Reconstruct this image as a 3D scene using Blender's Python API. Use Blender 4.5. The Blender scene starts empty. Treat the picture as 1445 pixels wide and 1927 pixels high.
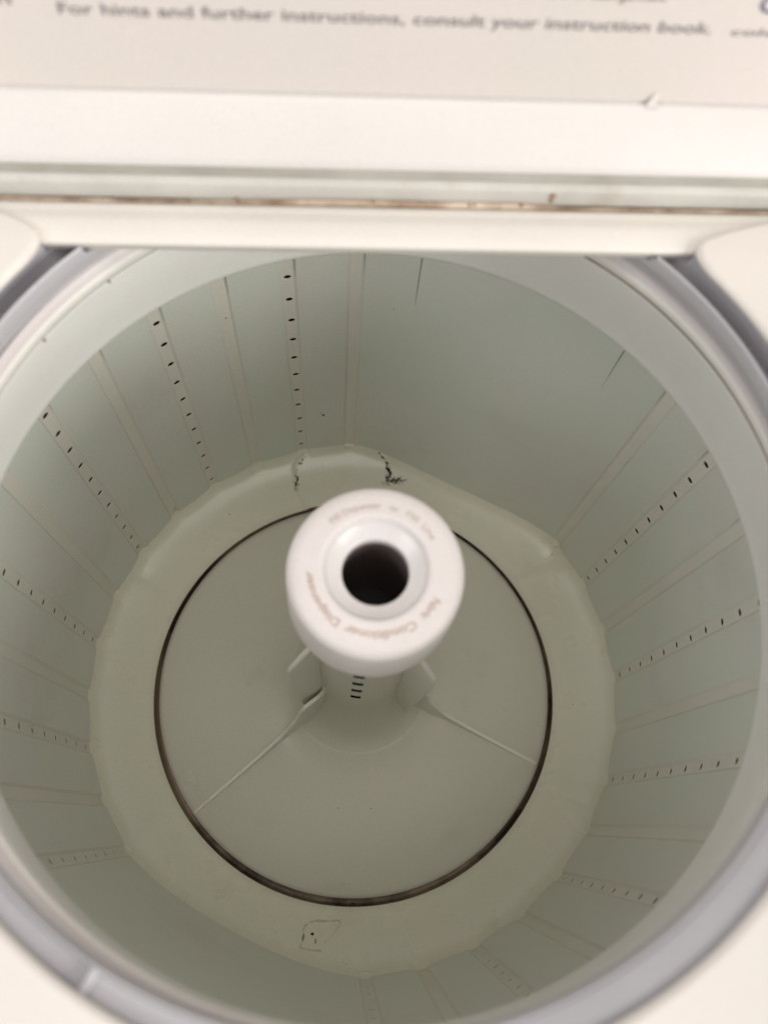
import bpy, bmesh, math, random
from math import pi, sin, cos, radians, exp, hypot, atan2
from mathutils import Vector, Matrix, Euler, noise
random.seed(4)
S = bpy.context.scene
COL = S.collection

# ------------------------------------------------------------------ camera
cam_d = bpy.data.cameras.new('camera')
cam = bpy.data.objects.new('camera', cam_d); COL.objects.link(cam)
cam.location = (-0.0272, -0.1503, 0.5554)
cam.rotation_euler = Euler((0.34345, -0.05507, -0.02029), 'XYZ')
cam_d.sensor_fit = 'VERTICAL'; cam_d.sensor_height = 36.0
cam_d.lens = 1699.86/1927*36
cam_d.clip_start = 0.01; cam_d.clip_end = 50
cam_d.dof.use_dof = True
cam_d.dof.focus_distance = 0.84
cam_d.dof.aperture_fstop = 3.9
S.camera = cam

# ------------------------------------------------------------------ light
w = bpy.data.worlds.new('World'); S.world = w; w.use_nodes = True
bg = w.node_tree.nodes['Background']
bg.inputs['Color'].default_value = (1.0, 0.965, 0.92, 1)
bg.inputs['Strength'].default_value = 0.44

def area(name, loc, target, size, power, col):
    l = bpy.data.lights.new(name, 'AREA'); l.shape = 'RECTANGLE'
    l.size, l.size_y = size; l.energy = power; l.color = col
    o = bpy.data.objects.new(name, l); COL.objects.link(o)
    o.location = loc
    o.rotation_euler = (Vector(target)-Vector(loc)).to_track_quat('-Z', 'Y').to_euler()
    return o
area('side_lamp', (1.90, -1.60, 1.12), (0, 0, 0.1), (1.5, 1.5), 62, (1.0, 0.97, 0.94))
area('ceiling_lamp', (0.05, -0.18, 2.1), (0, 0, 0), (0.8, 0.8), 13, (1.0, 0.96, 0.91))
area('left_fill', (-0.85, -0.45, 0.85), (0, 0, 0.1), (0.6, 0.6), 4, (0.97, 0.97, 1.0))  # fill added to brighten the left side and the lid, not a window

vs = S.view_settings
vs.view_transform = 'Standard'; vs.look = 'None'; vs.gamma = 1; vs.exposure = 0.0

# ------------------------------------------------------------------ materials
def enamel(name, col, rough=0.35, var=0.05, tint=None, scale=9, bump=0.02, dirt=None, spec=0.5):
    m = bpy.data.materials.new(name); m.use_nodes = True
    nt = m.node_tree; N = nt.nodes; L = nt.links
    b = N['Principled BSDF']
    b.inputs['Roughness'].default_value = rough
    b.inputs['Specular IOR Level'].default_value = spec
    tc = N.new('ShaderNodeTexCoord')
    n1 = N.new('ShaderNodeTexNoise'); n1.inputs['Scale'].default_value = scale
    n1.inputs['Detail'].default_value = 5; n1.inputs['Roughness'].default_value = 0.6
    L.new(tc.outputs['Object'], n1.inputs['Vector'])
    mx = N.new('ShaderNodeMix'); mx.data_type = 'RGBA'
    t = tint or tuple(c*(1-2*var) for c in col)
    mx.inputs['A'].default_value = (*col, 1); mx.inputs['B'].default_value = (*t, 1)
    r = N.new('ShaderNodeMapRange'); r.inputs['From Min'].default_value = 0.35; r.inputs['From Max'].default_value = 0.65
    L.new(n1.outputs['Fac'], r.inputs['Value']); L.new(r.outputs['Result'], mx.inputs['Factor'])
    last = mx.outputs['Result']
    # fine pigment grain
    n2 = N.new('ShaderNodeTexNoise'); n2.inputs['Scale'].default_value = 900; n2.inputs['Detail'].default_value = 2
    L.new(tc.outputs['Object'], n2.inputs['Vector'])
    r2 = N.new('ShaderNodeMapRange'); r2.inputs['From Min'].default_value = 0.3; r2.inputs['From Max'].default_value = 0.7
    r2.inputs['To Min'].default_value = 0.94; r2.inputs['To Max'].default_value = 1.04
    L.new(n2.outputs['Fac'], r2.inputs['Value'])
    vm = N.new('ShaderNodeVectorMath'); vm.operation = 'SCALE'
    L.new(last, vm.inputs[0]); L.new(r2.outputs['Result'], vm.inputs['Scale'])
    last = vm.outputs['Vector']
    if dirt:
        dcol, dscale, lo, hi, amount = dirt
        n3 = N.new('ShaderNodeTexNoise'); n3.inputs['Scale'].default_value = dscale
        n3.inputs['Detail'].default_value = 6; n3.inputs['Roughness'].default_value = 0.65
        L.new(tc.outputs['Object'], n3.inputs['Vector'])
        r3 = N.new('ShaderNodeMapRange'); r3.inputs['From Min'].default_value = lo; r3.inputs['From Max'].default_value = hi
        r3.inputs['To Max'].default_value = amount
        L.new(n3.outputs['Fac'], r3.inputs['Value'])
        m2 = N.new('ShaderNodeMix'); m2.data_type = 'RGBA'
        L.new(last, m2.inputs['A']); m2.inputs['B'].default_value = (*dcol, 1)
        L.new(r3.outputs['Result'], m2.inputs['Factor'])
        last = m2.outputs['Result']
    L.new(last, b.inputs['Base Color'])
    rr = N.new('ShaderNodeMapRange'); rr.inputs['From Min'].default_value = 0.3; rr.inputs['From Max'].default_value = 0.7
    rr.inputs['To Min'].default_value = rough-0.015; rr.inputs['To Max'].default_value = rough+0.025
    L.new(n1.outputs['Fac'], rr.inputs['Value']); L.new(rr.outputs['Result'], b.inputs['Roughness'])
    bp = N.new('ShaderNodeBump'); bp.inputs['Strength'].default_value = bump; bp.inputs['Distance'].default_value = 0.002
    n4 = N.new('ShaderNodeTexNoise'); n4.inputs['Scale'].default_value = 140; n4.inputs['Detail'].default_value = 3
    L.new(tc.outputs['Object'], n4.inputs['Vector'])
    L.new(n4.outputs['Fac'], bp.inputs['Height']); L.new(bp.outputs['Normal'], b.inputs['Normal'])
    return m

M_top = enamel('warm_white_enamel', (0.745, 0.70, 0.655), 0.3, 0.015, bump=0.01)
M_ledge = enamel('cream_enamel', (0.75, 0.71, 0.655), 0.4, 0.03, bump=0.01)
M_lid = enamel('lid_white_enamel', (0.70, 0.665, 0.64), 0.4, 0.02, bump=0.01)
M_seal = enamel('lid_edge_grey', (0.60, 0.58, 0.535), 0.5, 0.08, scale=14, bump=0.02, dirt=((0.40, 0.30, 0.20), 25, 0.56, 0.72, 0.35))
M_label = enamel('printed_label_sheet', (0.755, 0.675, 0.645), 0.5, 0.02, tint=(0.72, 0.67, 0.62), scale=6, bump=0.0)
M_ink = enamel('grey_ink', (0.23, 0.215, 0.22), 0.6, 0.02, bump=0)
M_ink2 = enamel('bluish_ink', (0.16, 0.17, 0.24), 0.6, 0.02, bump=0)
M_rust = enamel('brown_grime_gap', (0.26, 0.16, 0.10), 0.8, 0.2, tint=(0.58, 0.48, 0.38), scale=38, bump=0.2)
M_tub = enamel('lavender_grey_plastic', (0.54, 0.53, 0.555), 0.42, 0.02, bump=0.02)
M_ring = enamel('off_white_ring_plastic', (0.84, 0.845, 0.81), 0.38, 0.02, tint=(0.81, 0.80, 0.77), bump=0.015)
M_ringtop = enamel('pinkish_ring_plastic', (0.66, 0.61, 0.60), 0.4, 0.03, bump=0.015)
M_wall = enamel('green_grey_enamel', (0.72, 0.765, 0.68), 0.30, 0.03, tint=(0.735, 0.735, 0.68), scale=7, bump=0.02, dirt=((0.40, 0.36, 0.26), 6, 0.55, 0.8, 0.25))
M_groove = enamel('groove_enamel', (0.79, 0.76, 0.69), 0.42, 0.03, tint=(0.75, 0.75, 0.67), scale=12, bump=0.02)
M_floor = enamel('yellowed_floor_enamel', (0.765, 0.725, 0.595), 0.27, 0.03, tint=(0.735, 0.725, 0.605), scale=8, bump=0.04, dirt=((0.50, 0.46, 0.26), 10, 0.58, 0.78, 0.35))
M_agi = enamel('agitator_plastic', (0.655, 0.63, 0.54), 0.25, 0.02, tint=(0.645, 0.625, 0.54), scale=7, bump=0.03, dirt=((0.42, 0.38, 0.28), 14, 0.58, 0.8, 0.3))
M_vane = enamel('agitator_vane_plastic', (0.86, 0.835, 0.755), 0.4, 0.02, bump=0.02)
M_cap = enamel('pinkish_white_cap_plastic', (0.76, 0.71, 0.69), 0.5, 0.02, tint=(0.73, 0.68, 0.655), scale=30, bump=0.04)
M_cup = enamel('white_cup_plastic', (0.74, 0.705, 0.69), 0.22, 0.01, bump=0.0)
M_throat = enamel('shaded_throat_plastic', (0.20, 0.155, 0.145), 0.6, 0.1, bump=0.05)  # the cavity's shade is put into the colour of this white plastic tube
M_tan = enamel('faded_tan_lettering', (0.58, 0.45, 0.38), 0.6, 0.05, scale=60, bump=0.0)
M_pale = enamel('worn_pale_lettering', (0.66, 0.58, 0.54), 0.6, 0.05, scale=60, bump=0.0)
M_gap = enamel('brown_sludge_band', (0.34, 0.245, 0.17), 0.6, 0.2, tint=(0.48, 0.38, 0.27), scale=10, bump=0.15, dirt=((0.05, 0.028, 0.015), 5, 0.45, 0.56, 0.92))
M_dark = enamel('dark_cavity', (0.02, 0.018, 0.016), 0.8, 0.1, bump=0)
M_grime = enamel('black_grime', (0.018, 0.016, 0.014), 0.9, 0.2, bump=0.3)
M_crease_shade = enamel('crease_shade_paint', (0.30, 0.30, 0.25), 0.6, 0.1)  # dark tone of the rim creases and the painted groove-edge shadows
M_smudge = enamel('brown_smudge', (0.16, 0.14, 0.09), 0.8, 0.2, bump=0.1)
M_stain = enamel('dried_stain', (0.63, 0.57, 0.40), 0.6, 0.1, scale=60, bump=0.05)

# ------------------------------------------------------------------ helpers
def mk(name, verts, faces, mat, parent=None, smooth=True, sharp=35, kind=None, label=None):
    me = bpy.data.meshes.new(name); me.from_pydata([tuple(v) for v in verts], [], faces); me.update()
    bm = bmesh.new(); bm.from_mesh(me); bmesh.ops.recalc_face_normals(bm, faces=bm.faces); bm.to_mesh(me); bm.free()
    mats = mat if isinstance(mat, (list, tuple)) else [mat]
    for m in mats: me.materials.append(m)
    if smooth:
        me.polygons.foreach_set('use_smooth', [True]*len(me.polygons))
        me.set_sharp_from_angle(angle=radians(sharp))
    o = bpy.data.objects.new(name, me); COL.objects.link(o)
    if parent: o.parent = parent
    if kind: o['kind'] = kind
    if label: o['label'] = label
    return o

def lathe_vf(prof, segs=192, rfun=None, a0=0.0, a1=2*pi, center=(0, 0)):
    """prof: list of (r, z). rfun(theta, i, r, z)->(r, z)."""
    full = abs(a1-a0-2*pi) < 1e-6
    n = segs if full else segs+1
    V = []; F = []; k = len(prof)
    for j in range(n):
        t = a0+(a1-a0)*j/segs
        for i, (r, z) in enumerate(prof):
            if rfun: rr, zz = rfun(t, i, r, z)
            else: rr, zz = r, z
            V.append((center[0]+rr*cos(t), center[1]+rr*sin(t), zz))
    for j in range(segs):
        a = j*k; b = ((j+1) % n)*k
        for i in range(k-1):
            F.append((a+i, b+i, b+i+1, a+i+1))
    return V, F

def lathe(name, prof, mat, parent, **kw):
    segs = kw.pop('segs', 192); rfun = kw.pop('rfun', None); c = kw.pop('center', (0, 0))
    V, F = lathe_vf(prof, segs, rfun, center=c)
    return mk(name, V, F, mat, parent, **kw)

def roundpts(pts, rad, n=4):
    """round the inner corners of an open 2-D polyline"""
    out = [pts[0]]
    for i in range(1, len(pts)-1):
        p = Vector(pts[i]); a = Vector(pts[i-1])-p; b = Vector(pts[i+1])-p
        r = min(rad, a.length*.45, b.length*.45)
        p0 = p+a.normalized()*r; p1 = p+b.normalized()*r
        for k in range(n+1):
            t = k/n
            q = p0*(1-t)**2+p*2*t*(1-t)+p1*t*t
            out.append((q.x, q.y))
    out.append(pts[-1]); return out

def solid_from_outline(name, pts2, frame, thick, mat, parent, bevel=0.0012, **kw):
    """closed outline in (u,v), frame(u,v,w)->xyz, thickness along w."""
    n = len(pts2); V = []
    for s in (-thick/2, thick/2):
        for (u, v) in pts2: V.append(frame(u, v, s))
    F = [tuple(range(n)), tuple(range(2*n-1, n-1, -1))]
    for i in range(n):
        j = (i+1) % n; F.append((i, j, n+j, n+i))
    o = mk(name, V, F, mat, parent, **kw)
    if bevel:
        b = o.modifiers.new('bevel', 'BEVEL'); b.width = bevel; b.segments = 3; b.limit_method = 'ANGLE'; b.angle_limit = radians(50)
    return o

def box_vf(x0, x1, y0, y1, z0, z1):
    V = [(x, y, z) for x in (x0, x1) for y in (y0, y1) for z in (z0, z1)]
    F = [(0, 1, 3, 2), (4, 6, 7, 5), (0, 4, 5, 1), (2, 3, 7, 6), (0, 2, 6, 4), (1, 5, 7, 3)]
    return V, F

# ------------------------------------------------------------------ the machine
root = bpy.data.objects.new('washing_machine', None); COL.objects.link(root)
root.empty_display_size = 0.2
root['label'] = 'open white top loading washing machine with empty grey green basket and white agitator'
root['category'] = 'washing machine'
BASE = -0.80
root.location = (0, 0, BASE)

def fix(o):           # geometry is written in machine coordinates measured from the basket rim
    o.location.z -= BASE
    return o

ZT = 0.120            # height of the enamelled top above the rim
FR, FX, FY = 0.2474, -0.0021, -0.0013
YB = 0.1635           # straight rear edge of the opening

# ---- outline of the top panel's opening: circle, flared out into the rear ledge
aL = atan2(YB-FY-0.004, -math.sqrt(FR**2-(YB-FY-.004)**2))
aR = pi-aL
arc = []
NA = 150
t0 = aL+radians(2.6); t1 = aR-radians(2.6)+2*pi
for i in range(NA+1):
    t = t0+(t1-t0)*i/NA
    arc.append((FX+FR*cos(t), FY+FR*sin(t)))
def bez(p0, p1, p2, n):
    return [((1-t)**2*p0[0]+2*t*(1-t)*p1[0]+t*t*p2[0], (1-t)**2*p0[1]+2*t*(1-t)*p1[1]+t*t*p2[1]) for t in [k/n for k in range(1, n+1)]]
left_end = arc[0]; right_end = arc[-1]
lft = bez(left_end, (-0.1815, 0.1725), (-0.1975, 0.1820), 14)+bez((-0.1975, 0.1820), (-0.2060, 0.1870), (-0.2180, 0.1910), 6)+[(-0.30, 0.1940), (-0.42, 0.1940)]
rgt = bez(right_end, (0.1775, 0.1725), (0.1950, 0.1800), 14)+bez((0.1950, 0.1800), (0.2100, 0.1862), (0.2330, 0.1915), 6)+[(0.30, 0.1940), (0.42, 0.1940)]
outline = list(reversed(lft))+arc+rgt          # from rear left, round the front, to rear right

def offset_outline(pts, d):
    out = []
    n = len(pts)
    for i, p in enumerate(pts):
        a = pts[max(i-1, 0)]; b = pts[min(i+1, n-1)]
        tx, ty = b[0]-a[0], b[1]-a[1]; l = hypot(tx, ty) or 1
        # outline runs counter-clockwise round the hole (left, front, right): the panel is on its right
        out.append((p[0]+ty/l*d, p[1]-tx/l*d))
    return out

def panel_mesh():
    # rings: rolled edge from below to the flat top, then out to the cabinet border
    R = 0.0042; rings = []
    rings.append([(x, y, ZT-0.0085) for x, y in offset_outline(outline, 0.0085)])
    rings.append([(x, y, ZT-0.0078) for x, y in offset_outline(outline, 0.0048)])
    rings.append([(x, y, ZT-0.0064) for x, y in offset_outline(outline, 0.0026)])
    for k in range(7):
        t = k/6*pi/2
        d = 0.0014+R*(1-cos(t)); h = R*sin(t)
        rings.append([(x, y, ZT-R+h) for x, y in offset_outline(outline, d)])
    # outer border: project away from the centre onto a rectangle
    bord = []
    X, Y0 = 0.42, -0.42
    n = len(outline)
    for i, (x, y) in enumerate(outline):
        dx, dy = x-FX, y-FY
        if abs(x) >= .30:
            bord.append((math.copysign(X, x), .178 if abs(x) >= .42 else .174, ZT)); continue
        s = min(X/abs(dx) if dx else 9, (abs(Y0)/abs(dy)) if dy < 0 else 9)
        idx = min(i, n-1-i)
        bord.append((FX+dx*s, min(.172-.0008*idx, FY+dy*s), ZT))
    rings.append(bord)
    V = []; F = []
    for r in rings: V += r
    m = len(outline)
    for a in range(len(rings)-1):
        for i in range(m-1):
            F.append((a*m+i, a*m+i+1, (a+1)*m+i+1, (a+1)*m+i))
    return V, F
V, F = panel_mesh()
top = fix(mk('top_panel', V, F, M_top, root, sharp=50))

# ---- cabinet sides
V = []; F = []
def addbox(V, F, *a):
    v, f = box_vf(*a); n = len(V); V += v; F += [tuple(n+i for i in q) for q in f]
addbox(V, F, -0.42, -0.416, -0.42, 0.36, BASE, ZT-.0015)
addbox(V, F, 0.416, 0.42, -0.42, 0.36, BASE, ZT-.0015)
addbox(V, F, -0.416, 0.416, -0.42, -0.416, BASE, ZT-.0015)
addbox(V, F, -0.416, 0.416, 0.356, 0.36, BASE, ZT-.006)
fix(mk('cabinet', V, F, M_top, root, smooth=False))

# ---- rear ledge: long soft strip behind the opening, its front edge rolled down
prof = [(0.1755, 0.1020), (0.1742, 0.1030), (0.1735, 0.1050), (0.1722, 0.1085), (0.1708, 0.1112), (0.1710, 0.1128), (0.1728, 0.1138), (0.1770, 0.1149),
        (0.1830, 0.1161), (0.1885, 0.1160), (0.1912, 0.1148), (0.1935, 0.1151), (0.1968, 0.1149), (0.1985, 0.1132), (0.1990, 0.1070)]
V = []; F = []
xs = [-0.415+0.83*i/40 for i in range(41)]
for x in xs:
    for (y, z) in prof: V.append((x, y, z))
k = len(prof)
for i in range(40):
    for j in range(k-1): F.append((i*k+j, (i+1)*k+j, (i+1)*k+j+1, i*k+j+1))
fix(mk('rear_ledge', V, F, M_ledge, root, sharp=60))

# ---- the brown dirty gap between ledge and lid
V = []; F = []
for i in range(121):
    x = -0.415+0.83*i/120
    nz = noise.noise(Vector((x*22, 1.7, 0)))*0.0006
    fill = 0.0046*max(0, min(1, (0.095-abs(x-0.02))/0.03))
    for (y, z) in ((0.1988, 0.104), (0.1991, 0.1092+fill+nz), (0.2001, 0.1106+fill+nz*2), (0.2016, 0.1136+fill*.5+nz), (0.2032, 0.110)):
        V.append((x, y, z))
for i in range(120):
    for j in range(4): F.append((i*5+j, (i+1)*5+j, (i+1)*5+j+1, i*5+j+1))
fix(mk('hinge_gap', V, F, M_rust, root))

# ---- lid, standing open behind the opening
def strip(name, prof, x0, x1, mat, parent, sharp=50, n=30):
    V = []; F = []; k = len(prof)
    for i in range(n+1):
        x = x0+(x1-x0)*i/n
        for (y, z) in prof: V.append((x, y, z))
    for i in range(n):
        for j in range(k): F.append((i*k+j, (i+1)*k+j, (i+1)*k+(j+1) % k, i*k+(j+1) % k))
    F.append(tuple(range(k))); F.append(tuple(n*k+j for j in range(k)))
    return mk(name, V, F, mat, parent, sharp=sharp)

# lid body: sloped bright flange, then the upright inner face, closed at the back
flange = [(0.2058, 0.1378), (0.2040, 0.1392), (0.2042, 0.1408), (0.2070, 0.1440), (0.2278, 0.1636), (0.2298, 0.1648), (0.2322, 0.1650)]
bodyp = flange+[(0.2332, 0.1660), (0.2502, 0.4560), (0.2700, 0.4640), (0.2780, 0.1500), (0.2600, 0.1300)]
lid = fix(strip('lid', bodyp, -0.36, 0.36, M_lid, root, sharp=40))
low = roundpts([(0.2045, 0.1120), (0.2025, 0.1132), (0.2025, 0.1262), (0.2075, 0.1290), (0.2070, 0.1400), (0.2280, 0.1400), (0.2280, 0.1120)], 0.0016, 3)
seal = strip('lid_rear_seal', low, -0.36, 0.36, M_seal, lid, sharp=60)
M_gasket = enamel('grey_beige_gasket', (0.40, 0.385, 0.34), 0.6, 0.15, tint=(0.50, 0.48, 0.43), scale=22, bump=0.05)
strip('lid_gasket', roundpts([(0.2062, 0.1285), (0.2055, 0.1310), (0.2052, 0.1385), (0.2100, 0.1395), (0.2100, 0.1285)], .0008, 2), -0.36, 0.36, M_gasket, lid)
# printed sheet on the lid's underside
def lidpt(x, v, off):       # v metres up the inner face, off metres in front of it
    a = Vector((0.2332, 0.1660)); b = Vector((0.2502, 0.4560)); d = (b-a).normalized(); n = Vector((-d.y, d.x))
    q = a+d*v+n*off
    return (x, q.x, q.y)
V = [lidpt(x, v, o) for o in (0.0006, 0.0016) for (x, v) in ((-0.33, 0.0006), (0.33, 0.0006), (0.33, 0.27), (-0.33, 0.27))]
lab = mk('instruction_label', V, [(0, 1, 2, 3), (4, 5, 6, 7), (0, 1, 5, 4), (1, 2, 6, 5), (2, 3, 7, 6), (3, 0, 4, 7)], M_label, lid, smooth=False)

def text_mesh(s, size, bold=0.012):
    cu = bpy.data.curves.new('t', 'FONT'); cu.body = s; cu.size = size; cu.align_x = 'LEFT'; cu.resolution_u = 3; cu.offset = bold
    to = bpy.data.objects.new('t', cu); COL.objects.link(to)
    dg = bpy.context.evaluated_depsgraph_get(); dg.update()
    me = to.evaluated_get(dg).to_mesh()
    V = [tuple(v.co) for v in me.vertices]; F = [tuple(p.vertices) for p in me.polygons]
    to.evaluated_get(dg).to_mesh_clear()
    bpy.data.objects.remove(to); bpy.data.curves.remove(cu)
    return V, F

def flat_text(name, s, x0, x1, v, height, mat, parent, bold=0.0):
    V, F = text_mesh(s, 1.0)
    mxx = max(p[0] for p in V); mnx = min(p[0] for p in V)
    out = []
    for (x, y, z) in V:
        out.append(lidpt(x0+(x-mnx)/(mxx-mnx)*(x1-x0), v+y*height, 0.00185))
    o = mk(name, out, F, mat, parent, smooth=False)
    return o
LN = 0.0468
flat_text('lettering', 'For hints and further instructions, consult your instruction book.', -0.1606, 0.1675, LN-0.0025, 0.0092, M_ink, lid)
flat_text('lettering', 'refer to the care label on each garment', 0.028, 0.138, LN+0.0150, 0.0092, M_ink, lid)
flat_text('lettering', 'warm', -0.222, -0.182, LN+0.0020, 0.0085, M_ink, lid)
flat_text('lettering', 'cold wash', 0.178, 0.235, LN-0.0030, 0.0062, M_ink, lid)
flat_text('lettering', 'COLD', 0.186, 0.240, LN+0.0100, 0.0160, M_ink2, lid)
# small chip of pale plastic on the lid's inner edge
ch = roundpts([(0, 0), (0.0022, 0.0045), (0.0045, 0.0068), (0.0052, 0.0050), (0.0040, 0.0020), (0.0060, 0.0), (0, 0)], .0006, 2)
def chip_frame(u, v, s): return (0.1480+u*1.2, 0.2290+s+v*.45, 0.1658+v*1.2)
solid_from_outline('plastic_nib', ch[:-1], chip_frame, 0.0016, M_top, lid, bevel=0)
# crumbs of dirt in the seal
V = []; F = []
random.seed(11)
def crumb(V, F, c, r, flat=1.0):
    n = len(V)
    P = [(1, 0, 0), (-1, 0, 0), (0, 1, 0), (0, -1, 0), (0, 0, 1), (0, 0, -1)]
    for p in P:
        k = r*random.uniform(.6, 1.3)
        V.append((c[0]+p[0]*k, c[1]+p[1]*k, c[2]+p[2]*k*flat))
    for a in (0, 1):
        for b in (2, 3):
            for d in (4, 5): F.append((n+a, n+b, n+d))
for x, y, z, r in [(0.1035, 0.2022, 0.1225, .0026), (0.1035, 0.2018, 0.1185, .0020), (-0.081, 0.2005, 0.1150, .0016), (-0.002, 0.2005, 0.1155, .0020), (0.055, 0.2005, 0.1150, .0017), (0.058, 0.2005, 0.1150, .0013), (0.086, 0.2008, 0.1150, .0016), (-0.11, 0.2002, .1140, .0016)]:
    crumb(V, F, (x, y, z), r)
mk('dirt_crumbs', V, F, enamel('reddish_crumb', (0.36, 0.22, 0.14), 0.8, 0.1), lid, kind='stuff')

# ---- tub ring (lavender grey plastic) under the top panel
def rG(t): return 0.239-0.00385*cos(t)+0.00175*sin(t)+0.0015*sin(2*t)
def ringfun(prof0):
    def f(t, i, r, z):
        # profile radius is given relative to the ledge radius
        base = rG(t)
        if r > 0.02: return FR+ (r-0.02), z     # outermost points follow the opening
        return base+r, z
    return f
tp = [(-0.0006, 0.0935), (-0.0014, 0.0960), (-0.0016, 0.0990), (-0.0010, 0.1070), (-0.0002, 0.1094), (0.0008, 0.1102), (0.0018, 0.1098), (0.0030, 0.1086), (0.0055, 0.1058), (0.0085, 0.1045), (0.0120, 0.1045)]
def tf(t, i, r, z):
    g = rG(t)+r
    lim = FR+0.008+FX*cos(t)+FY*sin(t)
    if i == len(tp)-1: g = max(g, lim)
    return g, z
prof = roundpts(tp, .0008, 2)
def tub_profile(t):
    g = rG(t); o = FR+FX*cos(t)+FY*sin(t)
    e = max(o+0.0075, g+0.011)
    fr = max(0.0, min(1.0, 0.5-1.4*sin(t)))      # the channel is shallow at the front, deep at the rear
    dz = 0.0860+0.0185*fr*fr*(3-2*fr)
    pts = [(g+0.0200, 0.0900), (g+0.0010, 0.0935), (g-0.0004, 0.0950), (g-0.0012, 0.0985), (g-0.0012, 0.1075), (g-0.0009, 0.1092), (g-0.0003, 0.1098), (g+0.0004, 0.1093),
           (g+0.0008, 0.1075), (g+0.0012, dz+.004), (g+0.0022, dz+0.0008), (g+(e-g)*.7, dz), (e-0.0004, dz+.0015), (e+0.0012, dz+.005), (e+0.0022, 0.1120), (e+0.0032, 0.1165), (e+0.0200, 0.1168)]
    return pts
def sweep(name, pf, segs, mat, parent, a0=0, a1=2*pi, **kw):
    V = []; F = []; k = None
    full = abs(a1-a0-2*pi) < 1e-6
    n = segs if full else segs+1
    for j in range(n):
        t = a0+(a1-a0)*j/segs
        P = pf(t); k = len(P)
        for (r, z) in P:
            y = r*sin(t)
            if y > 0.1712: z = min(z, 0.1015)      # dips under the rear ledge
            V.append((r*cos(t), y, z))
    for j in range(segs):
        a = j*k; b = ((j+1) % n)*k
        for i in range(k-1): F.append((a+i, b+i, b+i+1, a+i+1))
    return mk(name, V, F, mat, parent, **kw)
TJ = atan2(-0.2015, -0.1285)     # where the ring's moulded step is, front left
def tub_profile2(t):
    P = tub_profile(t)
    # the channel is a little shallower past the moulded step (towards the right)
    d = (t-TJ+pi) % (2*pi)-pi
    s = 1/(1+exp(-max(-40, min(40, d/0.004)))) if d < 0.7 else max(0.0, 1-(d-0.7)/0.3)
    if d < -0.2: s = 0
    P = [(r, z+(0.0022*s if 8 <= i <= 12 else 0)) for i, (r, z) in enumerate(P)]
    return P
tub = fix(sweep('tub_ring', tub_profile2, 720, M_tub, root, sharp=45))
# raised moulding rib across the channel
g = rG(TJ); o_ = FR+FX*cos(TJ)+FY*sin(TJ)
ribp = [(g+0.0000, 0.1075), (g+0.0000, 0.1104), (g+0.0030, 0.1106), (o_+0.0060, 0.1110), (o_+0.0085, 0.1110), (o_+0.0085, 0.1020), (g+0.0040, 0.1020)]
def rib_frame(u, v, s):
    return (u*cos(TJ)-s*sin(TJ), u*sin(TJ)+s*cos(TJ), v)
solid_from_outline('moulding_rib', ribp, rib_frame, 0.0046, M_tub, tub, bevel=0.0014)

# ---- balance ring of the basket
def cz(t): return 0.0
br = [(0.2880, -0.0060), (0.2560, -0.0075), (0.2520, -0.0060), (0.2502, -0.0025), (0.2500, 0.0010), (0.2483, 0.0160), (0.2430, 0.0450), (0.2394, 0.0665), (0.2388, 0.0700)]
basket_ring = fix(lathe('balance_ring', br+[(0.2389, 0.0708)], M_ring, root, segs=256, sharp=50))
crev = [(0.2389, 0.0706), (0.2400, 0.0712), (0.2402, 0.0722), (0.2389, 0.0728)]
def arc_sweep(name, a0, a1, mat):
    V, F = lathe_vf(crev, 160, None, radians(a0), radians(a1))
    return mk(name, V, F, mat, basket_ring)
arc_sweep('rim_crevice', 83, 352, enamel('crevice_plastic', (0.62, 0.61, 0.57), 0.6, 0.1, scale=20))
arc_sweep('rim_crevice', -8, 83, enamel('crevice_grime', (0.14, 0.085, 0.045), 0.8, 0.2, tint=(0.30, 0.22, 0.14), scale=14))
lathe('rim_collar', [(0.2389, 0.0727), (0.2386, 0.0740), (0.2388, 0.0770), (0.2395, 0.0785), (0.2402, 0.0790)],
      enamel('cream_collar', (0.74, 0.72, 0.67), 0.4, 0.02), basket_ring, segs=256)
def upf(t, i, r, z):
    s = i/5
    return r+s*(0.0029*cos(t)+0.0033*sin(t))*0.8, z
lathe('ring_crown', [(0.2402, 0.0790), (0.2406, 0.0800), (0.2415, 0.0825), (0.2430, 0.0846), (0.2446, 0.0856), (0.2456, 0.0852), (0.2461, 0.0838), (0.2463, 0.0740), (0.2700, 0.0720), (0.2700, 0.0)],
      M_ringtop, basket_ring, segs=256, rfun=lambda t, i, r, z: (r+min(i, 5)/5*(0.0023*cos(t)+0.0027*abs(sin(t))), z))

# ---- outer tub, closes the view behind the holes
fix(lathe('outer_tub', [(0.0, -0.520), (0.300, -0.520), (0.318, -0.50), (0.318, 0.060), (0.300, 0.090), (0.262, 0.1035)], M_dark, root, segs=96))

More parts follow.
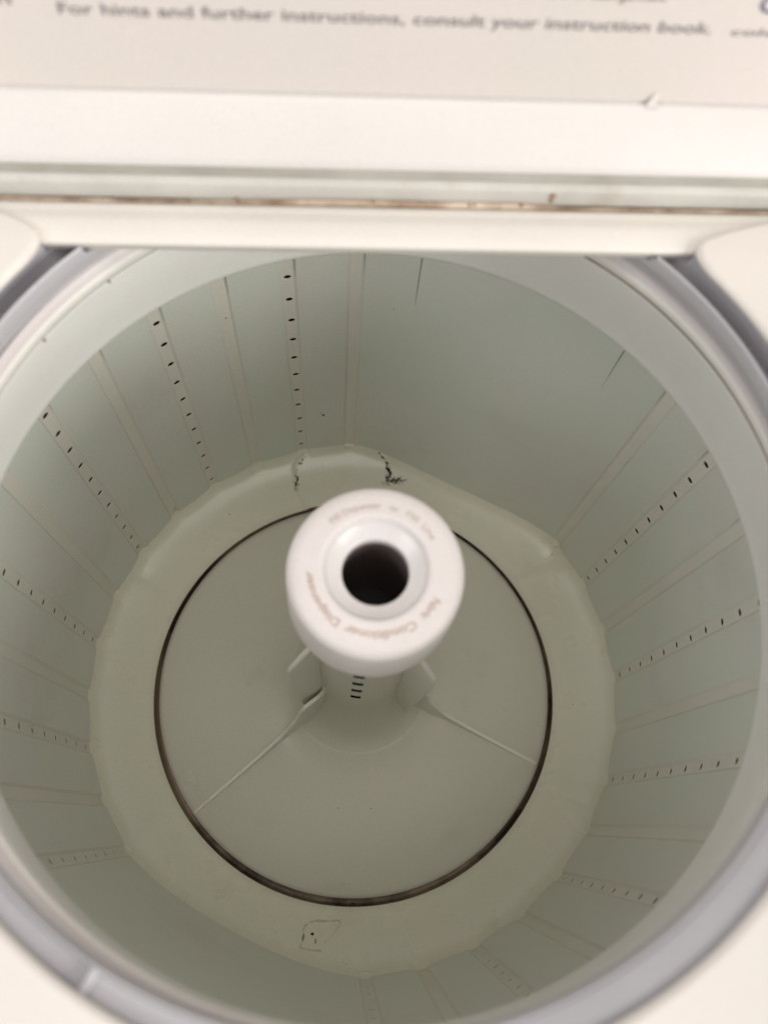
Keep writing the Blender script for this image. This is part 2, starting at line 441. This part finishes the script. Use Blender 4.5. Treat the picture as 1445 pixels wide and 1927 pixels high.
# ---- basket walls
ZF = -0.4208
def rw(z): return 0.2801+0.0103*(z-ZF)/0.4208
STEP = 11.25; A0 = 91.2
HG = radians(1.36)            # half width of a groove
GD = 0.0016                   # groove depth
present = list(range(0, 12))+list(range(16, 28))
holed = {1, 3, 5, 7, 9, 11, 16, 18, 20, 22, 24, 26}
def azk(k): return radians(A0+STEP*k)
segm = []     # (a_start, a_end, bulge)
pk = present
for i, k in enumerate(pk):
    nk = pk[(i+1) % len(pk)]
    a = azk(k)+HG; b = azk(nk if nk > k else nk+32)-HG
    big = (b-a) > 0.5
    bulge = (0.0205 if nk < k else 0.0125) if big else 0.0013
    segm.append((a, b, bulge, big))
def wall_r(t, z):
    """radius of the wall at azimuth t, and whether t is in a groove"""
    for (a, b, bu, big) in segm:
        d = (t-a) % (2*pi)
        if d <= b-a:
            u = d/(b-a); s = sin(pi*u)
            if big: s = min(1.0, sin(pi*u)**1.1)
            return rw(z)-bu*s, False
    return rw(z)+GD, True
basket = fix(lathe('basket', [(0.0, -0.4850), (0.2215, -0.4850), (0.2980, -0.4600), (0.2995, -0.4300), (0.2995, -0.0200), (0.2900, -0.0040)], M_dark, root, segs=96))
basket['label'] = 'grey green enamelled basket'
RI = 0.2203
def floor_z(r, t):
    u = (r-RI)/(0.281-RI)
    z = -0.4520+0.0312*u
    z += 0.0040*sin(pi*min(max(u, 0), 1))**1.5                          # gentle crown
    if u < 0.10: z -= 0.0030*(1-u/0.10)**2                            # rolled inner edge
    for c in (32.5, 152.5, 212.5, 272.5, 332.5):                      # pressed creases
        d = (t-radians(c)+pi) % (2*pi)-pi
        z += (-0.0026*exp(-abs(d)/0.026)+(0.0006 if 0 < d < .12 else 0)*exp(-abs(d)/.06))*min(1, max(0, u*3))
    # crescent shaped pad at the rear
    d = ((t-radians(93.4)+pi) % (2*pi)-pi)/radians(12.6)
    v = (u-0.42)/0.60
    e = abs(d)**2.6+abs(v)**4
    z += 0.0034*max(0.0, min(1.0, (1.06-e)/0.22))
    return z
ZTOP = -0.0045; ZBOT = -0.4235
for (a, b, bu, big) in segm:
    na = 40 if big else 10; nz = 10
    V = []; F = []
    for i in range(na+1):
        t = a+(b-a)*i/na
        for j in range(nz+1):
            u = i/na; s = abs(sin(pi*u))
            if big: s = s**1.1
            bb = bu
            zb_ = min(ZBOT, floor_z(rw(ZBOT)-bu*s, t)+0.0020)
            z = ZTOP+(zb_-ZTOP)*j/nz
            r = rw(z)-bb*s
            V.append((r*cos(t), r*sin(t), z))
    for i in range(na):
        for j in range(nz): F.append((i*(nz+1)+j, (i+1)*(nz+1)+j, (i+1)*(nz+1)+j+1, i*(nz+1)+j+1))
    mk('wall_panel', V, F, M_wall, basket, label='wide smooth wall panel without holes' if big else None)

# grooves, plain and perforated. Local (s, z, d): s across, d outwards
def strip_mesh(k, holes):
    a = azk(k); V = []; F = []; MI = []
    hwt = sin(HG)*0.2852
    def P(s, z, d):
        r = rw(z)+d; th = a+s/0.2852
        return (r*cos(th), r*sin(th), z)
    def quad(*pp, m=0):
        n = len(V); V.extend(pp); F.append(tuple(range(n, n+len(pp)))); MI.append(m)
    zs = [ZTOP+(ZBOT-ZTOP)*j/26 for j in range(27)]
    inner = hwt-0.0021
    for j in range(26):       # sloping sides
        for sg in (-1, 1):
            quad(P(sg*hwt, zs[j], -0.0001), P(sg*inner, zs[j], GD), P(sg*inner, zs[j+1], GD), P(sg*hwt, zs[j+1], -0.0001))
    if not holes:
        for j in range(26):
            quad(P(-inner, zs[j], GD), P(inner, zs[j], GD), P(inner, zs[j+1], GD), P(-inner, zs[j+1], GD))
    else:
        rh = 0.00285; hz = [-0.0835-0.0320*i for i in range(11)]
        zc = ZTOP
        cells = []
        for h in hz:
            if h-0.010 < ZBOT: lo = ZBOT+.0001
            else: lo = h-0.010
            cells.append((zc, h+0.010, None)); cells.append((h+0.010, lo, h)); zc = lo
        if zc > ZBOT+.001: cells.append((zc, ZBOT, None))
        for (za, zb, h) in cells:
            if h is None:
                quad(P(-inner, za, GD), P(inner, za, GD), P(inner, zb, GD), P(-inner, zb, GD)); continue
            n = 16; circ = []; sq = []
            jx = random.uniform(-.0003, .0003)
            for i in range(n):
                th = 2*pi*i/n
                c, s = cos(th), sin(th)
                circ.append((jx+rh*c*1.05, h+rh*s*0.92))
                m = 1/max(abs(c), abs(s))
                x = inner*max(-1, min(1, c*m)); zz = s*m
                sq.append((x, h+(za-h)*zz if zz > 0 else h+(h-zb)*zz))
            nb = len(V)
            for (s, z) in circ: V.append(P(s, z, GD+0.0004))
            for (s, z) in circ: V.append(P(s*1.12, h+(z-h)*1.12, GD))
            for (s, z) in sq: V.append(P(s, z, GD))
            for (s, z) in circ: V.append(P(s, z, GD+0.0010))
            for i in range(n):
                j = (i+1) % n
                F.append((nb+i, nb+j, nb+n+j, nb+n+i)); MI.append(0)
                F.append((nb+n+i, nb+n+j, nb+2*n+j, nb+2*n+i)); MI.append(0)
                F.append((nb+i, nb+j, nb+3*n+j, nb+3*n+i)); MI.append(0)
    return V, F, MI
for k in present:
    V, F, MI = strip_mesh(k, k in holed)
    o = mk('perforated_groove' if k in holed else 'plain_groove', V, F, [M_groove, M_dark], basket, smooth=False)
    for p, m in zip(o.data.polygons, MI): p.material_index = m
# dark ribbons under the rim: rear-panel creases, and painted shadow lines at groove edges
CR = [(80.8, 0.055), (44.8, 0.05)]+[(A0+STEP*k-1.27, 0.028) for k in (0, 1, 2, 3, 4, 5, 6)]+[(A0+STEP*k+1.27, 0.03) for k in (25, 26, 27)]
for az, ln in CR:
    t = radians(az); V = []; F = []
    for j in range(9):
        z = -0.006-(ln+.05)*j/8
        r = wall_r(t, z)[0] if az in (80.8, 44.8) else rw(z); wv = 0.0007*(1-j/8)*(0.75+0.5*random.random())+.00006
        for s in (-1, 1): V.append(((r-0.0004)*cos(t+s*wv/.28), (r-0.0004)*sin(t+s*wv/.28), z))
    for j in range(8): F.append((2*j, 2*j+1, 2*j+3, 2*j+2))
    mk('crease_shade_line', V, F, M_crease_shade, basket)

# ---- basket floor ring
NT = 960; NR = 26
V = []; F = []
for i in range(NT):
    t = 2*pi*i/NT
    ro, gr = wall_r(t, ZF)
    ro += 0.0004
    for j in range(NR+1):
        u = j/NR
        r = RI+(ro-RI)*u
        z = floor_z(r, t)
        if r > ro-0.011: z += ((r-ro+0.011)/0.011)**2*0.0035      # cove up to the wall
        V.append((r*cos(t), r*sin(t), z))
for i in range(NT):
    a = i*(NR+1); b = ((i+1) % NT)*(NR+1)
    for j in range(NR): F.append((a+j, b+j, b+j+1, a+j+1))
floor_ring = mk('floor_ring', V, F, M_floor, basket, sharp=60)
for kk, sg in ((0, -1), (27, 1), (16, 1), (11, -1)):       # raised tabs where the wide wall panels begin
    t = azk(kk); pts = roundpts([(0.2760, -0.0052), (0.2848, -0.0052), (0.2848, 0.0052), (0.2760, 0.0052)], .002, 3)
    zb = floor_z(0.279, t)
    def tab_frame(u, v, s_, t=t, zb=zb): return (u*cos(t)-v*sin(t), u*sin(t)+v*cos(t), zb+s_)
    solid_from_outline('floor_tab', pts, tab_frame, 0.0046, M_floor, basket, bevel=0.0014)
# band in the gap between floor and agitator
gp = [(RI+0.0001, -0.4548), (RI+0.0006, -0.4600), (RI+0.0004, -0.4720), (RI-0.0020, -0.4760), (0.2100, -0.4770)]
lathe('gap_band', gp, M_gap, basket, segs=256)
V, F = box_vf(-0.0020, 0.0020, -0.0028, 0.0012, -0.006, 0.006)
tq = radians(-91.1)
V = [((RI-0.0003)*cos(tq)-x*sin(tq)+y*cos(tq), (RI-0.0003)*sin(tq)+x*cos(tq)+y*sin(tq), -0.4625+z) for x, y, z in V]
mk('drain_slot', V, F, M_dark, basket, smooth=False)

# ---- grime, stain and specks on the enamel
random.seed(21)
def blob(V, F, x, y, r, surf, asp=1.0, rot=0.0, lift=0.0004, n=9):
    b = len(V); V.append((x, y, surf(x, y)+lift*1.6))
    for i in range(n):
        a = 2*pi*i/n; k = r*random.uniform(0.55, 1.25)
        u, v = k*cos(a)*asp, k*sin(a)
        px = x+u*cos(rot)-v*sin(rot); py = y+u*sin(rot)+v*cos(rot)
        V.append((px, py, surf(px, py)+lift))
    for i in range(n): F.append((b, b+1+i, b+1+(i+1) % n))
def fsurf(x, y):
    r = hypot(x, y); t = atan2(y, x); z = floor_z(r, t); ro = wall_r(t, ZF)[0]+0.0004
    if r > ro-0.011: z += ((r-ro+0.011)/0.011)**2*0.0035
    return z
def along(pts, f, seed):
    random.seed(seed)
    for (p, q) in zip(pts, pts[1:]):
        L = hypot(q[0]-p[0], q[1]-p[1]); n = max(1, int(L/0.0010)); rot = atan2(q[1]-p[1], q[0]-p[0])
        for i in range(n):
            u = (i+random.random())/n
            f(p[0]+(q[0]-p[0])*u, p[1]+(q[1]-p[1])*u, rot)
GL = [(-0.0562, 0.2691), (-0.06, 0.2634), (-0.0637, 0.2577), (-0.0668, 0.2519), (-0.0681, 0.2452), (-0.0663, 0.2419), (-0.0688, 0.2367)]
GRt = [(0.0275, 0.2724), (0.0301, 0.2685), (0.0351, 0.2644), (0.0383, 0.2588), (0.0408, 0.2531), (0.0421, 0.248), (0.0384, 0.2436), (0.0400, 0.2390)]
V = []; F = []
along(GL, lambda x, y, r: random.random() < .36 and blob(V, F, x+random.gauss(0, .0005), y+random.gauss(0, .0005), random.uniform(.0003, .0009), fsurf, 1.8, r), 3)
for _ in range(6): blob(V, F, -0.0660+random.gauss(0, .0008), 0.2420+random.gauss(0, .0009), random.uniform(.0006, .0013), fsurf, 1.5, 1.0)
for _ in range(16): blob(V, F, -0.0678+random.gauss(0, .0014), 0.2375+random.gauss(0, .0022), random.uniform(.0002, .0005), fsurf, 1.4, 1.4)
mk('grime_streak', V, F, M_grime, basket, smooth=False)
V = []; F = []
def gr(x, y, r):
    k = 1.6 if 0.247 < y < 0.262 else 1.0
    if random.random() < .66: blob(V, F, x+random.gauss(0, .0007), y+random.gauss(0, .0007), random.uniform(.0004, .0013)*k, fsurf, 1.5, r)
along(GRt, gr, 8)
for _ in range(40): blob(V, F, 0.046+random.gauss(0, .006), 0.2425+random.gauss(0, .0022), random.uniform(.0002, .0006), fsurf, 1.8, 0.1)
mk('grime_streak', V, F, M_grime, basket, smooth=False)
V = []; F = []
for _ in range(60): blob(V, F, 0.049+random.gauss(0, .005), 0.2425+random.gauss(0, .0015), random.uniform(.0003, .0009), fsurf, 2.0, 0.1, lift=.0002)
for _ in range(26): blob(V, F, -0.0680+random.gauss(0, .0014), 0.2360+random.gauss(0, .0025), random.uniform(.0003, .0007), fsurf, 1.4, 1.2, lift=.0002)
mk('grime_dust', V, F, M_smudge, basket, smooth=False, kind='stuff')
ST = [(-0.0176, -0.2333), (-0.0203, -0.2318), (-0.031, -0.232), (-0.0412, -0.2312), (-0.0488, -0.2322), (-0.0530, -0.2352), (-0.0549, -0.2392), (-0.0543, -0.242), (-0.0552, -0.2484), (-0.0582, -0.2541), (-0.0482, -0.2563), (-0.0367, -0.2576)]
def ribbon(name, pts, wfun, mat, parent, lift=.00018):
    fine = []
    for p, q in zip(pts, pts[1:]):
        for i in range(6): fine.append((p[0]+(q[0]-p[0])*i/6, p[1]+(q[1]-p[1])*i/6))
    fine.append(pts[-1]); V = []; F = []
    for i, p in enumerate(fine):
        a = fine[max(i-1, 0)]; b = fine[min(i+1, len(fine)-1)]
        tx, ty = b[0]-a[0], b[1]-a[1]; l = hypot(tx, ty) or 1
        wv = wfun(i/len(fine))*max(0.25, 0.8+1.3*noise.noise(Vector((p[0]*260, p[1]*260, 0))))
        for s in (-1, 1):
            x = p[0]-ty/l*wv*s; y = p[1]+tx/l*wv*s
            V.append((x, y, fsurf(x, y)+lift))
    for i in range(len(fine)-1): F.append((2*i, 2*i+1, 2*i+3, 2*i+2))
    return mk(name, V, F, mat, parent)
ribbon('dried_stain_outline', ST, lambda u: 0.0011, M_stain, basket)
ribbon('dried_stain_outline', [(-0.0549, -0.2405), (-0.0543, -0.2425), (-0.0550, -0.2470), (-0.0553, -0.2484)], lambda u: 0.00035, M_smudge, basket, .0006)
ribbon('dried_stain_outline', [(-0.0176, -0.2333), (-0.0190, -0.2360), (-0.0230, -0.2410), (-0.0290, -0.2470), (-0.0350, -0.2520)], lambda u: 0.0006*(1-u*.7), M_stain, basket)
V = []; F = []
blob(V, F, -0.0458, -0.2427, .0013, fsurf, 1.4); blob(V, F, -0.0450, -0.2434, .0007, fsurf)
for i in range(6): blob(V, F, -0.0428+.0004*(i % 2), -0.2470-.0007*i, .0005, fsurf, 1.0)
mk('dirt_speck', V, F, M_grime, basket, smooth=False)
def speck(p, r, parent=basket, mat=M_grime):
    V = []; F = []
    random.seed(int(abs(p[0])*1e5)); crumb(V, F, (0, 0, 0), r)
    o = mk('dirt_speck', V, F, mat, parent, smooth=False)
    o.location = p
    return o
for (x, y) in [(-0.1442, 0.2003), (0.226, 0.1484), (0.0566, 0.2396), (0.238, -0.02)]: speck((x, y, fsurf(x, y)), .0008)
for p, r in [((0.0262, 0.2650, -0.1242), .0007), ((-0.0356, 0.2790, -0.3323), .0016), ((-0.0382, 0.2786, -0.3275), .0009), ((-0.0345, .2786, -.3345), .001), ((-0.1162, 0.2650, -0.1174), .0010), ((-0.2002, 0.1964, -0.4058), .0011)]:
    t = atan2(p[1], p[0]); rr, g_ = wall_r(t, p[2]); speck((rr*cos(t), rr*sin(t), p[2]), r)
for (x, y) in [(-0.1624, 0.1728), (-0.1969, 0.1315)]:
    o = speck((x*1.004, y*1.004, 0.0706), .0012, basket_ring); 

# ---- agitator
zs = [-0.028, -0.06, -0.1105, -0.1225, -0.1435, -0.1555, -0.1765, -0.1885, -0.2105, -0.2225, -0.26, -0.285, -0.305, -0.325, -0.340, -0.353, -0.362, -0.370, -0.3765, -0.382, -0.387, -0.390]
def colr(z):
    if z > -0.285: return 0.0405+0.0012*(-z/0.3)
    # quadratic flare that runs into the skirt
    a, b, c = -0.285, -0.370, -0.390
    lo, hi = 0.0, 1.0
    for _ in range(30):
        t = (lo+hi)/2
        if (1-t)**2*a+2*t*(1-t)*b+t*t*c > z: lo = t
        else: hi = t
    return (1-t)**2*0.0417+2*t*(1-t)*0.0430+t*t*0.0717
NS = 120; V = []; F = []
for j in range(NS):
    t = 2*pi*j/NS
    for z in zs: V.append((colr(z)*cos(t), colr(z)*sin(t), z))
k = len(zs); slit_rows = {2, 4, 6, 8}
for j in range(NS):
    tm = (j+.5)*3.0
    dslit = abs(((tm-261.5)+180) % 360-180) < 6.2
    for i in range(k-1):
        if dslit and i in slit_rows: continue
        a = j*k; b = ((j+1) % NS)*k
        F.append((a+i, b+i, b+i+1, a+i+1))
agit = fix(mk('agitator', V, F, M_agi, root, sharp=60))
agit['label'] = 'pale agitator standing in the middle of the basket'
lathe('inner_shaft', [(0.0, -0.1), (0.037, -0.1), (0.037, -0.24), (0.0, -0.24)], M_dark, agit, segs=48)
# wide low skirt
OFF = 0.0030      # the skirt sits slightly towards the rear
PR = 0.2152
def plate_z(r):
    pts = [(0.0717, -0.3900), (0.080, -0.3955), (0.092, -0.4020), (0.110, -0.4100), (0.130, -0.4190), (0.160, -0.4325), (0.190, -0.4465), (0.2100, -0.4560), (PR, -0.4590)]
    for (a, b) in zip(pts, pts[1:]):
        if r <= b[0]: return a[1]+(b[1]-a[1])*max(0, (r-a[0]))/(b[0]-a[0])
    return pts[-1][1]
FINS = [97.0, -143.8, -22.5]
def plate_surf(r, t):
    z = plate_z(r)
    for c in FINS:      # the skirt rises softly into the foot of every fin
        d = (t-radians(c)+pi) % (2*pi)-pi
        e = max(0, min(1, (PR-r)/0.10)); f = max(0, min(1, (r-.0717)/.035))
        z += 0.009*exp(-(d/0.30)**2)*e*f*f*(3-2*f)
    return z
rs = [0.0640, 0.0717]+[0.0717+(PR-0.0717)*i/34 for i in range(1, 35)]
V = []; F = []; NP = 360
for i in range(NP):
    t = 2*pi*i/NP
    for r in rs: V.append((0.0005+r*cos(t), OFF*max(0, min(1, (r-0.0717)/0.08))+r*sin(t), plate_surf(r, t)))
    V.append((0.0005+(PR+0.0006)*cos(t), OFF+(PR+0.0006)*sin(t), -0.4600)); V.append((0.0005+(PR+0.0006)*cos(t), OFF+(PR+0.0006)*sin(t), -0.4740))
k = len(rs)+2
for i in range(NP):
    a = i*k; b = ((i+1) % NP)*k
    for j in range(k-1): F.append((a+j, b+j, b+j+1, a+j+1))
skirt = mk('skirt', V, F, M_agi, agit, sharp=50)
# tall upper vanes and low lower fins
def radial(c, twist=0.0):
    def f(u, v, s):
        a = radians(c)+twist*(v+0.15)
        return (u*cos(a)-s*sin(a), u*sin(a)+s*cos(a), v)
    return f
vane = roundpts([(0.036, -0.070), (0.040, -0.094), (0.054, -0.121), (0.0675, -0.152), (0.0680, -0.200), (0.0625, -0.330), (0.0585, -0.392)], 0.006, 5)+[(0.036, -0.392)]
for c in (84.5, -154.5, -35.0):
    solid_from_outline('upper_vane', vane, radial(c, -0.25), 0.0046, M_vane, agit, bevel=0.0018)
finp = [(0.034, -0.190), (0.0385, -0.205), (0.0430, -0.285), (0.0480, -0.2965), (0.0640, -0.2985), (0.0700, -0.308), (0.0760, -0.336), (0.0960, -0.3735), (0.1220, -0.3950), (0.1500, -0.4155), (0.1850, -0.4385), (0.2125, -0.4565), (0.2140, -0.4600), (0.2130, -0.470), (0.036, -0.470)]
finp = roundpts(finp, 0.004, 3)
for c in FINS:
    solid_from_outline('lower_fin', finp, radial(c), 0.0040, M_vane, agit, bevel=0.0016)
# cap, cup, throat
CX, CY = 0.0, 0.0
capp = roundpts([(0.0325, 0.0342), (0.0345, 0.0346), (0.0470, 0.0330), (0.0520, 0.0310), (0.0545, 0.0265), (0.0549, 0.0150), (0.0556, -0.0250), (0.0545, -0.0285), (0.0500, -0.0300), (0.0400, -0.0300)], 0.003, 4)
cap = lathe('cap', capp, M_cap, agit, segs=160, sharp=70)
lathe('pouring_cup', roundpts([(0.0325, 0.0340), (0.0315, 0.0330), (0.0300, 0.0305), (0.0245, 0.0272), (0.0214, 0.0258), (0.0206, 0.0246), (0.0206, 0.0190)], .001, 3), M_cup, agit, segs=128, sharp=70)
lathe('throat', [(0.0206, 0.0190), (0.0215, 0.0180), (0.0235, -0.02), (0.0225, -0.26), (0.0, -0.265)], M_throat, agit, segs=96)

def arc_text(name, s, a_start, a_end, rad, height, zf, mat, parent):
    """text read clockwise, letters' feet towards the middle"""
    V, F = text_mesh(s, 1.0, 0.022)
    mn = min(p[0] for p in V); mxx = max(p[0] for p in V)
    out = []
    for (x, y, z) in V:
        a = radians(a_start+(a_end-a_start)*(x-mn)/(mxx-mn)); r = rad+y*height
        out.append((r*cos(a), r*sin(a), zf(r)+0.0003))
    return mk(name, out, F, mat, parent, smooth=False)
def capz(r): return 0.0346-(r-0.0345)*0.0016/0.0125
arc_text('lettering', 'Fill', 133, 123, 0.0380, 0.0062, capz, M_pale, agit)
arc_text('lettering', 'Dispenser', 120, 84, 0.0380, 0.0062, capz, M_pale, agit)
arc_text('lettering', 'to', 77, 69, 0.0380, 0.0062, capz, M_pale, agit)
arc_text('lettering', 'Fill', 61, 49, 0.0380, 0.0062, capz, M_pale, agit)
arc_text('lettering', 'Line', 43, 27, 0.0380, 0.0062, capz, M_pale, agit)
arc_text('lettering', 'Fabric', -28, -49, 0.0385, 0.0070, capz, M_tan, agit)
arc_text('lettering', 'Conditioner', -56, -118, 0.0385, 0.0074, capz, M_tan, agit)
arc_text('lettering', 'Dispenser', -124, -178, 0.0385, 0.0070, capz, M_tan, agit)
for (x, y) in [(0.1218, 0.0032), (-0.0201, -0.1243), (0.0135, -0.1255)]:
    speck((x, y, plate_surf(hypot(x, y), atan2(y, x))), .0008, agit)
